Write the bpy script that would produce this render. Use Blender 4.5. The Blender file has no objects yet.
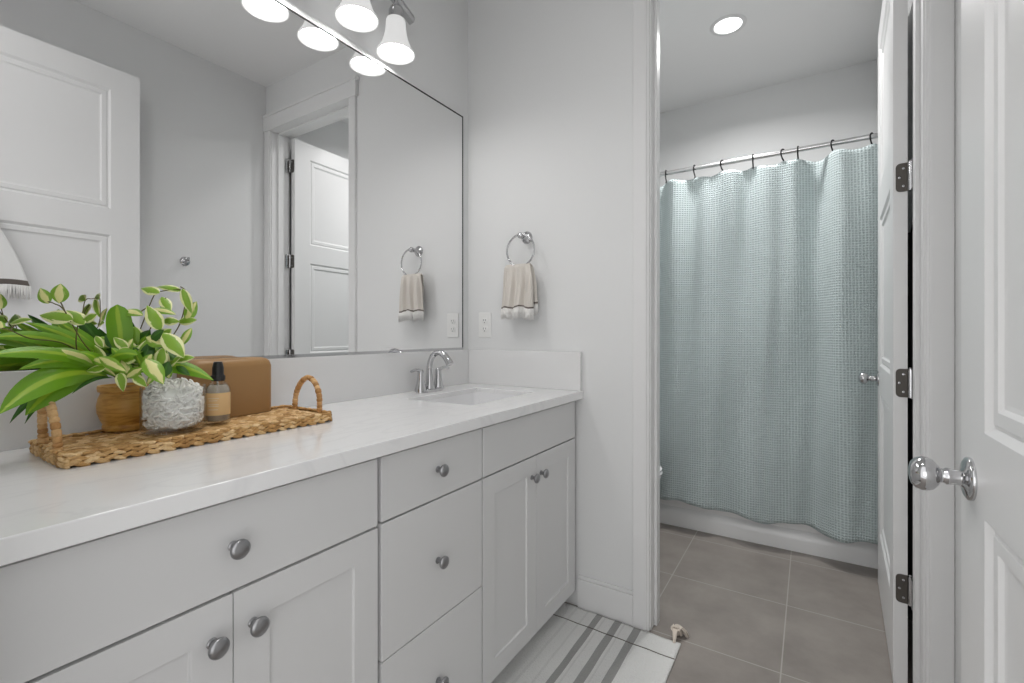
import bpy, bmesh, math, random
from mathutils import Vector, Matrix
from math import sin, cos, pi, radians as R
random.seed(7)
SC = bpy.context.scene
C = SC.collection

# ---------------------------------------------------------------- camera, world, exposure
F = 469.6; YAW = R(32.4); CZ = 1.12
cd = bpy.data.cameras.new('camera'); cam = bpy.data.objects.new('camera', cd); C.objects.link(cam)
cam.location = (0, 0, CZ); cam.rotation_euler = (R(90), 0, YAW)
cd.sensor_width = 36; cd.lens = F / 1024 * 36; cd.shift_y = -8.5 / 1024; cd.clip_start = 0.02
SC.camera = cam
w = bpy.data.worlds.new('world'); SC.world = w; w.use_nodes = True
w.node_tree.nodes['Background'].inputs[0].default_value = (1, 1, 1, 1)
w.node_tree.nodes['Background'].inputs[1].default_value = 1.35
SC.view_settings.view_transform = 'Standard'; SC.view_settings.look = 'None'
SC.view_settings.gamma = 1; SC.view_settings.use_curve_mapping = False
SC.view_settings.exposure = -0.04

def light(name, kind, loc, power, size=0.1, col=(1, 1, 1), rot=(0, 0, 0), sy=None, shape=None):
    l = bpy.data.lights.new(name, kind); l.energy = power; l.color = col
    if kind == 'AREA':
        l.size = size
        l.shape = shape or ('RECTANGLE' if sy else 'DISK')
        if sy: l.size_y = sy
    else: l.shadow_soft_size = size
    o = bpy.data.objects.new(name, l); C.objects.link(o); o.location = loc; o.rotation_euler = rot
    return o
# added soft fill lamp behind the camera, shining in through the open doorway
light('added_doorway_fill', 'AREA', (-0.2, -2.6, 1.45), 17, 2.0, (1, 0.995, 0.99), (R(90), 0, 0), 1.9)
SHADES_Y = (0.648, 0.846, 1.036, 1.234); SHADE_X = -1.287; SHADE_Z = 2.14
CAN = (-0.37, 2.736)
light('shower_downlight', 'AREA', (CAN[0], CAN[1], 2.742), 12.5, 0.13, (1, 0.99, 0.98)).data.spread = R(155)
light('added_toilet_fill', 'AREA', (-0.55, 2.2, 2.742), 3.5, 0.13, (1, 0.99, 0.98)).data.spread = R(150)  # added lamp out of view, lifts the brightness of the bath
light('added_vanity_fill', 'AREA', (-0.45, 0.50, 2.742), 2.7, 0.13, (1, 0.99, 0.98)).data.spread = R(160)  # added lamp out of view, brightens the near counter and floor

# ---------------------------------------------------------------- materials
def mat(name, col, rough=0.5, metal=0.0, **k):
    m = bpy.data.materials.new(name); m.use_nodes = True
    b = m.node_tree.nodes['Principled BSDF']
    b.inputs['Base Color'].default_value = (*col, 1); b.inputs['Roughness'].default_value = rough
    b.inputs['Metallic'].default_value = metal
    for a, v in k.items(): b.inputs[a.replace('_', ' ')].default_value = v
    return m
def nt(m): return m.node_tree.nodes, m.node_tree.links, m.node_tree.nodes['Principled BSDF']
def noise_bump(m, scale, strength, dist=0.001, detail=3, coord='Object'):
    n, l, b = nt(m)
    tc = n.new('ShaderNodeTexCoord'); t = n.new('ShaderNodeTexNoise'); bp = n.new('ShaderNodeBump')
    t.inputs['Scale'].default_value = scale; t.inputs['Detail'].default_value = detail
    bp.inputs['Strength'].default_value = strength; bp.inputs['Distance'].default_value = dist
    l.new(tc.outputs[coord], t.inputs['Vector']); l.new(t.outputs['Fac'], bp.inputs['Height']); l.new(bp.outputs['Normal'], b.inputs['Normal'])
    return t
def ramp_col(m, src, stops):
    n, l, b = nt(m)
    r = n.new('ShaderNodeValToRGB'); e = r.color_ramp.elements
    e[0].position, e[0].color = stops[0][0], (*stops[0][1], 1); e[1].position, e[1].color = stops[-1][0], (*stops[-1][1], 1)
    for p, c in stops[1:-1]:
        q = e.new(p); q.color = (*c, 1)
    l.new(src, r.inputs['Fac']); l.new(r.outputs['Color'], b.inputs['Base Color'])
    return r
M = {}
M['wall'] = mat('wall_paint', (0.755, 0.76, 0.76), 0.6); noise_bump(M['wall'], 140, 0.25, 0.0012)
M['ceiling'] = mat('ceiling_paint', (0.86, 0.86, 0.86), 0.8); noise_bump(M['ceiling'], 160, 0.25, 0.001)
M['trim'] = mat('trim_enamel', (0.77, 0.77, 0.77), 0.4)
M['door'] = mat('door_enamel', (0.8, 0.8, 0.8), 0.36)
M['cab'] = mat('cabinet_paint', (0.71, 0.71, 0.71), 0.38)
M['cabin'] = mat('cabinet_inside', (0.25, 0.25, 0.25), 0.7)
M['porc'] = mat('porcelain', (0.85, 0.85, 0.86), 0.08)
M['tub'] = mat('tub_acrylic', (0.87, 0.87, 0.87), 0.2)
M['chrome'] = mat('polished_chrome', (0.55, 0.55, 0.56), 0.08, 1)
M['nickel'] = mat('brushed_nickel', (0.36, 0.36, 0.37), 0.28, 1)
M['nickeld'] = mat('satin_nickel_hinge', (0.09, 0.08, 0.07), 0.45, 0.35)
M['steel'] = mat('rod_steel', (0.7, 0.7, 0.7), 0.22, 1)
M['black'] = mat('black_metal', (0.008, 0.008, 0.008), 0.75)
M['blackp'] = mat('black_plastic', (0.012, 0.012, 0.013), 0.35); noise_bump(M['blackp'], 500, 0.1)
M['mirror'] = mat('mirror_glass', (0.91, 0.91, 0.91), 0.0, 1)
M['plate'] = mat('outlet_plastic', (0.82, 0.82, 0.81), 0.3)
M['dark'] = mat('dark_slot', (0.02, 0.02, 0.02), 0.6)
# quartz top with soft grey veins
m = M['quartz'] = mat('quartz', (0.8, 0.8, 0.8), 0.12)
n, l, b = nt(m); tc = n.new('ShaderNodeTexCoord'); mp = n.new('ShaderNodeMapping'); mp.inputs['Scale'].default_value = (5.0, 1.3, 1); mp.inputs['Rotation'].default_value = (0, 0, 0.35)
t = n.new('ShaderNodeTexNoise'); t.inputs['Scale'].default_value = 2.2; t.inputs['Detail'].default_value = 6; t.inputs['Distortion'].default_value = 1.2
l.new(tc.outputs['Object'], mp.inputs[0]); l.new(mp.outputs[0], t.inputs['Vector'])
ramp_col(m, t.outputs['Fac'], [(0.3, (0.88, 0.88, 0.885)), (0.47, (0.875, 0.875, 0.875)), (0.5, (0.825, 0.825, 0.83)), (0.53, (0.875, 0.875, 0.875)), (0.8, (0.89, 0.89, 0.89))])
M['splash'] = mat('plain_quartz', (0.78, 0.78, 0.78), 0.18)
# floor tile
m = M['tile'] = mat('porcelain_tile', (0.3, 0.28, 0.26), 0.42)
n, l, b = nt(m); tc = n.new('ShaderNodeTexCoord'); mp = n.new('ShaderNodeMapping')
P = 0.457
mp.inputs['Location'].default_value = (0.081 + 10 * P, -1.779 + 10 * P, 0)
bk = n.new('ShaderNodeTexBrick'); bk.offset = 0; bk.squash = 1
bk.inputs['Scale'].default_value = 1; bk.inputs['Mortar Size'].default_value = 0.0022; bk.inputs['Mortar Smooth'].default_value = 0.1
bk.inputs['Brick Width'].default_value = P; bk.inputs['Row Height'].default_value = P
t = n.new('ShaderNodeTexNoise'); t.inputs['Scale'].default_value = 4.5; t.inputs['Detail'].default_value = 8; t.inputs['Roughness'].default_value = 0.62
r = n.new('ShaderNodeValToRGB'); r.color_ramp.elements[0].position = 0.3; r.color_ramp.elements[1].position = 0.7
r.color_ramp.elements[0].color = (0.24, 0.215, 0.196, 1); r.color_ramp.elements[1].color = (0.335, 0.303, 0.277, 1)
l.new(tc.outputs['Object'], mp.inputs[0]); l.new(mp.outputs[0], bk.inputs['Vector']); l.new(tc.outputs['Object'], t.inputs['Vector']); l.new(t.outputs['Fac'], r.inputs['Fac'])
l.new(r.outputs['Color'], bk.inputs['Color1']); l.new(r.outputs['Color'], bk.inputs['Color2']); bk.inputs['Mortar'].default_value = (0.43, 0.405, 0.38, 1)
l.new(bk.outputs['Color'], b.inputs['Base Color'])
# waffle weave curtain
m = M['curtain'] = mat('waffle_cloth', (0.5, 0.6, 0.6), 0.75)
n, l, b = nt(m); uv = n.new('ShaderNodeUVMap'); uv.uv_map = 'UVMap'; sx = n.new('ShaderNodeSeparateXYZ'); l.new(uv.outputs[0], sx.inputs[0])
def saw(src, per):
    a = n.new('ShaderNodeMath'); a.operation = 'MULTIPLY'; a.inputs[1].default_value = 2 * pi / per; l.new(src, a.inputs[0])
    c = n.new('ShaderNodeMath'); c.operation = 'COSINE'; l.new(a.outputs[0], c.inputs[0]); return c.outputs[0]
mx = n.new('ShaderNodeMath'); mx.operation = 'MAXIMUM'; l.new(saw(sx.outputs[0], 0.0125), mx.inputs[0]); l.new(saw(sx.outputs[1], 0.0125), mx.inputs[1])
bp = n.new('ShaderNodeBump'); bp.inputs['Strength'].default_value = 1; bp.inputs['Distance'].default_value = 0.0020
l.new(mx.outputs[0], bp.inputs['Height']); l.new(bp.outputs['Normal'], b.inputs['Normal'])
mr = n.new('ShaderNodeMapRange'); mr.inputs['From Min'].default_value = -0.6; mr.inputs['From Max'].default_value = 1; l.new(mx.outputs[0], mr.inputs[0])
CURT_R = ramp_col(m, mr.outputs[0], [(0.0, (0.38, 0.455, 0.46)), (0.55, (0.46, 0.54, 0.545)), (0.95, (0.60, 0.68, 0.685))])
b.inputs['Sheen Weight'].default_value = 0.1
# woven natural fibre
def fibre(name, stops, sc=60, bump=0.4):
    m = mat(name, stops[0][1], 0.7); t = noise_bump(m, sc, bump, 0.0015, 5); ramp_col(m, t.outputs['Fac'], stops); return m
def strands(name, cols):
    m = mat(name, cols[0], 0.62); n, l, b = nt(m); g_ = n.new('ShaderNodeNewGeometry'); t = noise_bump(m, 260, 0.35, 0.0008, 3)
    q = n.new('ShaderNodeMath'); q.operation = 'MULTIPLY_ADD'; q.inputs[1].default_value = 0.45; l.new(t.outputs['Fac'], q.inputs[0])
    h = n.new('ShaderNodeMath'); h.operation = 'MULTIPLY'; h.inputs[1].default_value = 0.6; l.new(g_.outputs['Random Per Island'], h.inputs[0]); l.new(h.outputs[0], q.inputs[2])
    ramp_col(m, q.outputs[0], [(0.15, cols[0]), (0.5, cols[1]), (0.85, cols[2])]); return m
M['fibre'] = strands('water_hyacinth', [(0.36, 0.18, 0.05), (0.62, 0.36, 0.13), (0.88, 0.64, 0.35)])
M['fibre2'] = strands('handle_wrap', [(0.42, 0.20, 0.06), (0.64, 0.36, 0.14), (0.82, 0.54, 0.27)])
# wooden bowl with grain
m = M['wood'] = mat('acacia', (0.4, 0.2, 0.06), 0.4)
n, l, b = nt(m); tc = n.new('ShaderNodeTexCoord'); mp = n.new('ShaderNodeMapping'); mp.inputs['Scale'].default_value = (2, 2, 9)
wv = n.new('ShaderNodeTexNoise'); wv.inputs['Scale'].default_value = 7; wv.inputs['Distortion'].default_value = 1.8; wv.inputs['Detail'].default_value = 3
l.new(tc.outputs['Object'], mp.inputs[0]); l.new(mp.outputs[0], wv.inputs['Vector'])
ramp_col(m, wv.outputs['Fac'], [(0.3, (0.42, 0.19, 0.03)), (0.5, (0.62, 0.33, 0.07)), (0.75, (0.70, 0.40, 0.10))])
M['soil'] = mat('moss', (0.05, 0.05, 0.02), 0.9); noise_bump(M['soil'], 120, 1, 0.006)
M['box'] = mat('tan_leatherette', (0.37, 0.205, 0.075), 0.42); noise_bump(M['box'], 380, 0.15, 0.0005)
M['petal'] = mat('white_petals', (0.97, 0.955, 0.92), 0.9)
M['label'] = mat('kraft_label', (0.78, 0.53, 0.26), 0.6)
M['labelp'] = mat('label_print', (0.8, 0.68, 0.5), 0.6)
def thin_glass(name, tint, k):
    m = bpy.data.materials.new(name); m.use_nodes = True; n, l = m.node_tree.nodes, m.node_tree.links; n.clear()
    o = n.new('ShaderNodeOutputMaterial'); mx = n.new('ShaderNodeMixShader'); t = n.new('ShaderNodeBsdfTransparent'); g_ = n.new('ShaderNodeBsdfGlossy'); lw = n.new('ShaderNodeLayerWeight'); mm = n.new('ShaderNodeMath')
    t.inputs[0].default_value = (*tint, 1); g_.inputs['Roughness'].default_value = 0.03; lw.inputs['Blend'].default_value = 0.5; mm.operation = 'MULTIPLY_ADD'; mm.inputs[1].default_value = k; mm.inputs[2].default_value = 0.03; pw = n.new('ShaderNodeMath'); pw.operation = 'POWER'; pw.inputs[1].default_value = 3.5
    l.new(lw.outputs['Facing'], pw.inputs[0]); l.new(pw.outputs[0], mm.inputs[0]); l.new(mm.outputs[0], mx.inputs[0]); l.new(t.outputs[0], mx.inputs[1]); l.new(g_.outputs[0], mx.inputs[2]); l.new(mx.outputs[0], o.inputs[0]); return m
M['glass'] = thin_glass('clear_glass', (0.985, 0.99, 0.99), 0.6)
M['glassb'] = thin_glass('bottle_glass', (0.97, 0.965, 0.95), 0.6)
M['liquid'] = mat('cloudy_liquid', (0.60, 0.56, 0.50), 0.15, 0, Transmission_Weight=0.35)
# leaves: u along, v across
def leafmat(name, mid, edge, e0, nz, flip=False):
    m = mat(name, mid, 0.38); n, l, b = nt(m)
    uv = n.new('ShaderNodeUVMap'); uv.uv_map = 'UVMap'; s = n.new('ShaderNodeSeparateXYZ'); l.new(uv.outputs[0], s.inputs[0])
    a = n.new('ShaderNodeMath'); a.operation = 'ABSOLUTE'; l.new(s.outputs[1], a.inputs[0])
    t = n.new('ShaderNodeTexNoise'); t.inputs['Scale'].default_value = nz; t.inputs['Detail'].default_value = 3; l.new(uv.outputs[0], t.inputs['Vector'])
    q = n.new('ShaderNodeMath'); q.operation = 'MULTIPLY_ADD'; q.inputs[1].default_value = 0.7; l.new(t.outputs['Fac'], q.inputs[0]); l.new(a.outputs[0], q.inputs[2])
    ramp_col(m, q.outputs[0], [(e0 - 0.06, mid), (e0 + 0.06, edge)])
    return m
M['leaf'] = leafmat('strap_leaf', (0.36, 0.54, 0.035), (0.17, 0.38, 0.012), 0.55, 1.5)
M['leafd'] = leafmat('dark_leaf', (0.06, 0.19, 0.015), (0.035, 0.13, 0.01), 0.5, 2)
M['leafv'] = leafmat('cream_edged_leaf', (0.24, 0.43, 0.03), (0.80, 0.82, 0.42), 1.0, 4)
M['leafc'] = leafmat('cream_hearted_leaf', (0.80, 0.78, 0.33), (0.22, 0.42, 0.03), 0.82, 4)
M['stem'] = mat('stem', (0.12, 0.10, 0.03), 0.6)
# linens
def cloth(name, col, sc=400, st=0.6, d=0.0012):
    m = mat(name, col, 0.9, 0, Sheen_Weight=0.15); noise_bump(m, sc, st, d, 3); return m
M['towel'] = cloth('linen_towel', (0.66, 0.62, 0.57)); M['fringe'] = cloth('white_fringe', (0.84, 0.83, 0.81))
M['stripe'] = cloth('grey_stripe', (0.13, 0.11, 0.095)); M['towelw'] = cloth('white_towel', (0.82, 0.82, 0.81))
M['rug'] = cloth('white_cotton_rug', (0.74, 0.74, 0.725), 150, 1, 0.005)
M['rugs'] = cloth('grey_rug_stripe', (0.34, 0.34, 0.33), 150, 1, 0.005)
M['rugl'] = cloth('pale_rug_stripe', (0.67, 0.67, 0.655), 150, 1, 0.005)
M['rope'] = cloth('cotton_rope', (0.72, 0.64, 0.56))
def emit(name, col, st):
    m = mat(name, (0.3, 0.3, 0.3), 0.4); n, l, b = nt(m)
    b.inputs['Emission Color'].default_value = (*col, 1); b.inputs['Emission Strength'].default_value = st; return m
M['opal'] = emit('opal_glass_lit', (1, 0.995, 0.985), 0.55)
M['bulb'] = emit('lit_bulb', (1, 0.985, 0.97), 31)
M['canlens'] = emit('downlight_lens', (1, 1, 1), 4.0)

# ---------------------------------------------------------------- mesh helpers
def link(name, bm, m, parent=None, smooth=None, bevel=None, seg=2):
    me = bpy.data.meshes.new(name); bm.normal_update(); bm.to_mesh(me); bm.free()
    for x in (m if isinstance(m, (list, tuple)) else [m]): me.materials.append(x)
    o = bpy.data.objects.new(name, me); C.objects.link(o)
    if parent: o.parent = parent
    if bevel:
        md = o.modifiers.new('bevel', 'BEVEL'); md.width = bevel; md.segments = seg; md.limit_method = 'ANGLE'; md.angle_limit = R(40)
    if smooth is not None:
        for p in me.polygons: p.use_smooth = True
        if smooth < 180:
            for e in me.edges: pass
            try: me.set_sharp_from_angle(angle=R(smooth))
            except Exception: pass
    return o
def tag(o, label, cat, group=None):
    o['label'] = label; o['category'] = cat
    if group: o['group'] = group
    return o
def thing(name, label, cat, loc=(0, 0, 0), rz=0, group=None):
    o = bpy.data.objects.new(name, None); C.objects.link(o); o.empty_display_size = 0.05
    o.location = loc; o.rotation_euler = (0, 0, rz); return tag(o, label, cat, group)
def struct(o, parent=None):
    o['kind'] = 'structure'; return o
def box(bm, x0, x1, y0, y1, z0, z1, mi=0):
    v = [bm.verts.new((x, y, z)) for x in (x0, x1) for y in (y0, y1) for z in (z0, z1)]
    for f in ((0, 1, 3, 2), (4, 6, 7, 5), (0, 4, 5, 1), (2, 3, 7, 6), (0, 2, 6, 4), (1, 5, 7, 3)):
        bm.faces.new([v[i] for i in f]).material_index = mi
    return v
def bx(name, d, m, parent=None, bevel=None):
    bm = bmesh.new(); box(bm, *d); return link(name, bm, m, parent, bevel=bevel)
def lathe(prof, seg=32, cap=True, bm=None, mtx=None, mi=0):
    bm = bm or bmesh.new(); rings = []
    for r, z in prof:
        rings.append([bm.verts.new((mtx or Matrix()) @ Vector((r * cos(2 * pi * k / seg), r * sin(2 * pi * k / seg), z))) for k in range(seg)])
    for a, b2 in zip(rings, rings[1:]):
        for k in range(seg):
            f = bm.faces.new((a[k], a[(k + 1) % seg], b2[(k + 1) % seg], b2[k])); f.material_index = mi
    if cap:
        bm.faces.new(rings[0][::-1]).material_index = mi; bm.faces.new(rings[-1]).material_index = mi
    return bm
def tube(pts, rad, seg=8, closed=False, bm=None, cap=True, mi=0, sx=1.0):
    bm = bm or bmesh.new(); pts = [Vector(p) for p in pts]; n = len(pts); rings = []
    if not hasattr(rad, '__len__'): rad = [rad] * n
    up = None
    for i, p in enumerate(pts):
        a = pts[(i - 1) % n] if (closed or i) else p; c = pts[(i + 1) % n] if (closed or i < n - 1) else p
        d = (c - a).normalized()
        if up is None: up = Vector((0, 0, 1)) if abs(d.z) < 0.9 else Vector((1, 0, 0))
        s = d.cross(up)
        if s.length < 1e-6: s = d.orthogonal()
        s.normalize(); u2 = s.cross(d).normalized(); up = u2
        rings.append([bm.verts.new(p + (s * cos(2 * pi * k / seg) * sx + u2 * sin(2 * pi * k / seg)) * rad[i]) for k in range(seg)])
    for i in range(n if closed else n - 1):
        a, b2 = rings[i], rings[(i + 1) % n]
        for k in range(seg):
            bm.faces.new((a[k], a[(k + 1) % seg], b2[(k + 1) % seg], b2[k])).material_index = mi
    if cap and not closed:
        bm.faces.new(rings[0][::-1]); bm.faces.new(rings[-1])
    return bm
def panel_face(bm, W, H, y, panels, prof, s):
    """front skin in the plane y (normal -y when s=1), with rectangular panels moulded by prof=[(inset, depth)...]"""
    xs = sorted({0, W, *[p[0] for p in panels], *[p[1] for p in panels]}); zs = sorted({0, H, *[p[2] for p in panels], *[p[3] for p in panels]})
    V = {}
    def v(x, z, d=0):
        k = (round(x, 5), round(z, 5), round(d, 5))
        if k not in V: V[k] = bm.verts.new((x, y + s * d, z))
        return V[k]
    def q(a): bm.faces.new(a if s > 0 else a[::-1])
    for x0, x1 in zip(xs, xs[1:]):
        for z0, z1 in zip(zs, zs[1:]):
            c = ((x0 + x1) / 2, (z0 + z1) / 2)
            if any(p[0] < c[0] < p[1] and p[2] < c[1] < p[3] for p in panels): continue
            q([v(x0, z0), v(x1, z0), v(x1, z1), v(x0, z1)])
    for a0, a1, b0, b1 in panels:
        L = [(0, 0)] + prof; loops = [[(a0 + i, b0 + i, d), (a1 - i, b0 + i, d), (a1 - i, b1 - i, d), (a0 + i, b1 - i, d)] for i, d in L]
        for A, B in zip(loops, loops[1:]):
            for k in range(4): q([v(*A[k]), v(*A[(k + 1) % 4]), v(*B[(k + 1) % 4]), v(*B[k])])
        q([v(*c) for c in loops[-1]])
def panel_slab(W, H, T, panels, prof, both=True):
    """x 0..W, y 0..T, z 0..H, moulded on the y=0 face (and on the y=T face)"""
    bm = bmesh.new(); panel_face(bm, W, H, 0, panels, prof, 1); panel_face(bm, W, H, T, panels if both else [], prof, -1)
    for a in ([(0, 0), (0, H)], [(W, H), (W, 0)], [(0, H), (W, H)], [(W, 0), (0, 0)]):
        (xa, za), (xb, zb) = a
        bm.faces.new([bm.verts.new(p) for p in ((xa, 0, za), (xb, 0, zb), (xb, T, zb), (xa, T, za))])
    bmesh.ops.remove_doubles(bm, verts=bm.verts, dist=1e-5); bmesh.ops.recalc_face_normals(bm, faces=bm.faces)
    return bm
def bez(p0, p1, p2, n):
    p0, p1, p2 = Vector(p0), Vector(p1), Vector(p2)
    return [(1 - t) ** 2 * p0 + 2 * t * (1 - t) * p1 + t * t * p2 for t in [i / (n - 1) for i in range(n)]]

# ---------------------------------------------------------------- room shell
WX, WR, WY, WT, BY, CL = -1.372, 0.34, 1.772, 0.12, 3.56, 2.765      # mirror wall, right wall, far wall, its thickness, bath back wall, ceiling
OX0, OX1, OH = -0.505, 0.274, 2.455                                  # bath doorway
NY0, NY1 = -0.03, 0.09                                               # near wall
def S(name, d, m, bevel=None): return struct(bx(name, d, m, None, bevel))
S('floor', (WX - .1, WR + .1, -1.2, BY + .1, -0.1, 0), M['tile'])
S('ceiling', (WX - .1, WR + .1, NY0, BY + .1, CL, CL + .1), M['ceiling'])
S('wall_left', (WX - .1, WX, NY0, BY + .1, 0, CL), M['wall'])
S('wall_right', (WR, WR + .1, NY0, BY + .1, 0, CL), M['wall'])
S('wall_back', (WX, WR, BY, BY + .1, 0, CL), M['wall'])
def wall_open(name, x0, x1, ox0, ox1, oh, y0, y1):
    bm = bmesh.new(); box(bm, x0, ox0, y0, y1, 0, CL); box(bm, ox1, x1, y0, y1, 0, CL); box(bm, ox0, ox1, y0, y1, oh, CL)
    return struct(link(name, bm, M['wall']))
wall_open('wall_far', WX, WR, OX0 - .02, OX1 + .02, OH + .02, WY, WY + WT)
wall_open('wall_near', WX, WR, -0.69, 0.27, OH + .02, NY0, NY1)
def casing(name, ox0, ox1, oh, yf, s, cw=0.066, th=0.018, right=True):
    """door casing on the wall face yf, standing off in direction s, with a stepped profile and a square head board"""
    t = []
    for side in ((-1, 1) if right else (-1,)):
        e = ox0 if side < 0 else ox1
        bm = bmesh.new()
        w_ = cw if side < 0 else min(cw, WR - .0005 - ox1)
        pf = [(.004, 0), (.004, .008), (.006, .0105), (.011, .0115), (.014, .0155), (.016, .0165), (w_ - .003, .0165), (w_ - .0005, .0145), (w_, 0)]
        r0, r1 = [[bm.verts.new((e + side * a_, yf + s * d_, z_)) for a_, d_ in pf] for z_ in (0, oh)]
        for k_ in range(len(pf)): bm.faces.new((r0[k_], r0[(k_ + 1) % len(pf)], r1[(k_ + 1) % len(pf)], r1[k_]))
        bm.faces.new(r0); bm.faces.new(r1); bmesh.ops.recalc_face_normals(bm, faces=bm.faces)
        t.append(link(name, bm, M['trim']))
    bm = bmesh.new(); ya, yb = sorted((yf, yf + s * (th + .004)))
    xr = ox1 + cw + (.008 if right else 0); box(bm, ox0 - cw - .012, min(xr, WR), ya, yb, oh, oh + .09)
    ya, yb = sorted((yf, yf + s * (th + .010))); box(bm, ox0 - cw - .02, min(xr + .01, WR), ya, yb, oh + .09, oh + .108)
    t.append(link(name, bm, M['trim'], bevel=.002))
    return t
k = 1
for o in casing('trim', OX0, OX1, OH, WY, -1) + casing('trim', OX0, OX1, OH, WY + WT, 1):
    o.name = 'trim_%d' % k; k += 1; struct(o)
# jamb lining with stop
bm = bmesh.new()
for a, b2 in ((OX0 - .02, OX0), (OX1, OX1 + .02)): box(bm, a, b2, WY - .0005, WY + WT + .0005, 0, OH)
box(bm, OX0 - .02, OX1 + .02, WY - .0005, WY + WT + .0005, OH, OH + .02)
box(bm, OX0, OX0 + .011, WY + .04, WY + .082, 0, OH); box(bm, OX1 - .011, OX1, WY + .04, WY + .082, 0, OH); box(bm, OX0, OX1, WY + .04, WY + .082, OH - .011, OH)
o = link('trim_7', bm, M['trim'], bevel=.0015); struct(o)
bm = bmesh.new()
for a, b2 in ((-0.69, -0.67), (0.25, 0.27)): box(bm, a, b2, NY0 - .002, NY1 + .002, 0, OH + .02)
box(bm, -.67, .25, NY0 - .002, NY1 + .002, OH, OH + .02)
o = link('trim_8', bm, M['trim'], bevel=.0015); struct(o)
def base(name, d, ax):
    bm = bmesh.new(); x0, x1, y0, y1 = d; box(bm, x0, x1, y0, y1, 0, .118)
    if ax == 'x+': box(bm, x0, (x0 + x1) / 2, y0, y1, .118, .132)
    elif ax == 'x-': box(bm, (x0 + x1) / 2, x1, y0, y1, .118, .132)
    elif ax == 'y-': box(bm, x0, x1, (y0 + y1) / 2, y1, .118, .132)
    elif ax == 'y+': box(bm, x0, x1, y0, (y0 + y1) / 2, .118, .132)
    struct(link(name, bm, M['trim'], bevel=.002))
base('baseboard_far', (-.80, OX0 - .066, WY - .014, WY), 'y-')
base('baseboard_right', (WR - .014, WR, NY1, WY - .03), 'x-')
base('baseboard_left', (WX, WX + .014, WY + WT, 2.80), 'x+')
base('baseboard_back', (WX + .014, OX0 - .066, WY + WT, WY + WT + .014), 'y+')

# ---------------------------------------------------------------- panelled doors
PROF = [(.010, .008), (.013, .008), (.016, .005), (.034, .005), (.040, .010), (.046, .011)]
def make_door(name, Wd, loc, rz):
    """hinge at x=0, leaf along +x, y 0..0.035"""
    root = bpy.data.objects.new(name, None); C.objects.link(root); root.location = loc; root.rotation_euler = (0, 0, rz); root['kind'] = 'structure'
    st = .119; pans = [(st, Wd - st, z0, z1) for z0, z1 in ((.25, .853), (.972, 1.60), (1.728, 2.325))]
    link('door_leaf', panel_slab(Wd, 2.435, .035, pans, PROF), M['door'], root, bevel=.0015)
    return root
def knob_geo(s, scale=1.0):
    mtx = Matrix.Rotation(R(90 * s), 4, 'X')
    prof = [(.0, 0), (.034, 0), (.0345, .003), (.033, .006), (.027, .009), (.016, .011), (.0125, .013), (.0115, .022), (.013, .026), (.0135, .030), (.011, .033), (.0115, .037),
            (.018, .041), (.0245, .047), (.0275, .055), (.0275, .061), (.0245, .069), (.018, .0745), (.009, .077), (.0, .0775)]
    bm = lathe([(r * scale, z * scale) for r, z in prof], 40, False, mtx=mtx); bmesh.ops.remove_doubles(bm, verts=bm.verts, dist=1e-6); return bm
def add_knobs(door, Wd, z):
    k1 = link('door_knob', knob_geo(1, .94), M['chrome'], door, 50); k1.location = (Wd - .055, 0, z)
    k2 = link('door_knob', knob_geo(-1, .94), M['chrome'], door, 50); k2.location = (Wd - .055, .035, z)
    bx('latch_plate', (Wd - .0005, Wd + .001, .006, .029, z - .028, z + .028), M['nickeld'], door)
def hinge_leaf(w, h, r=.012, t=.0022):
    bm = bmesh.new(); pts = []
    for cx, cz, a0 in ((w - r, h - r, 0), (w - r, -h + r, -90)):
        pts += [(cx + r * cos(R(a0 + (90 - q if cz > 0 else -q + 0))), cz + r * sin(R(a0 + (90 - q if cz > 0 else -q)))) for q in (0, 22, 45, 67, 90)] if 0 else []
    arc = [(w - r + r * sin(R(q)), h - r + r * cos(R(q))) for q in (0, 22, 45, 67, 90)]
    pts = [(0, -h), (0, h)] + arc + [(x, -z) for x, z in arc[::-1]]
    a = [bm.verts.new((x, -t, z)) for x, z in pts]; b2 = [bm.verts.new((x, 0, z)) for x, z in pts]
    bm.faces.new(a); bm.faces.new(b2[::-1])
    for i in range(len(pts)): bm.faces.new((a[i], b2[i], b2[(i + 1) % len(pts)], a[(i + 1) % len(pts)]))
    bmesh.ops.recalc_face_normals(bm, faces=bm.faces)
    return bm
# bath door: hinge edge faces the camera, leaf swings into the bath, a bit past square
BW = 0.752
ang = R(90 - 2.6)
d1 = make_door('door_1', BW, (0.2225, 1.903, 0.008), ang)   # local +x -> mostly +Y ; local y (thickness) -> -X
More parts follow.
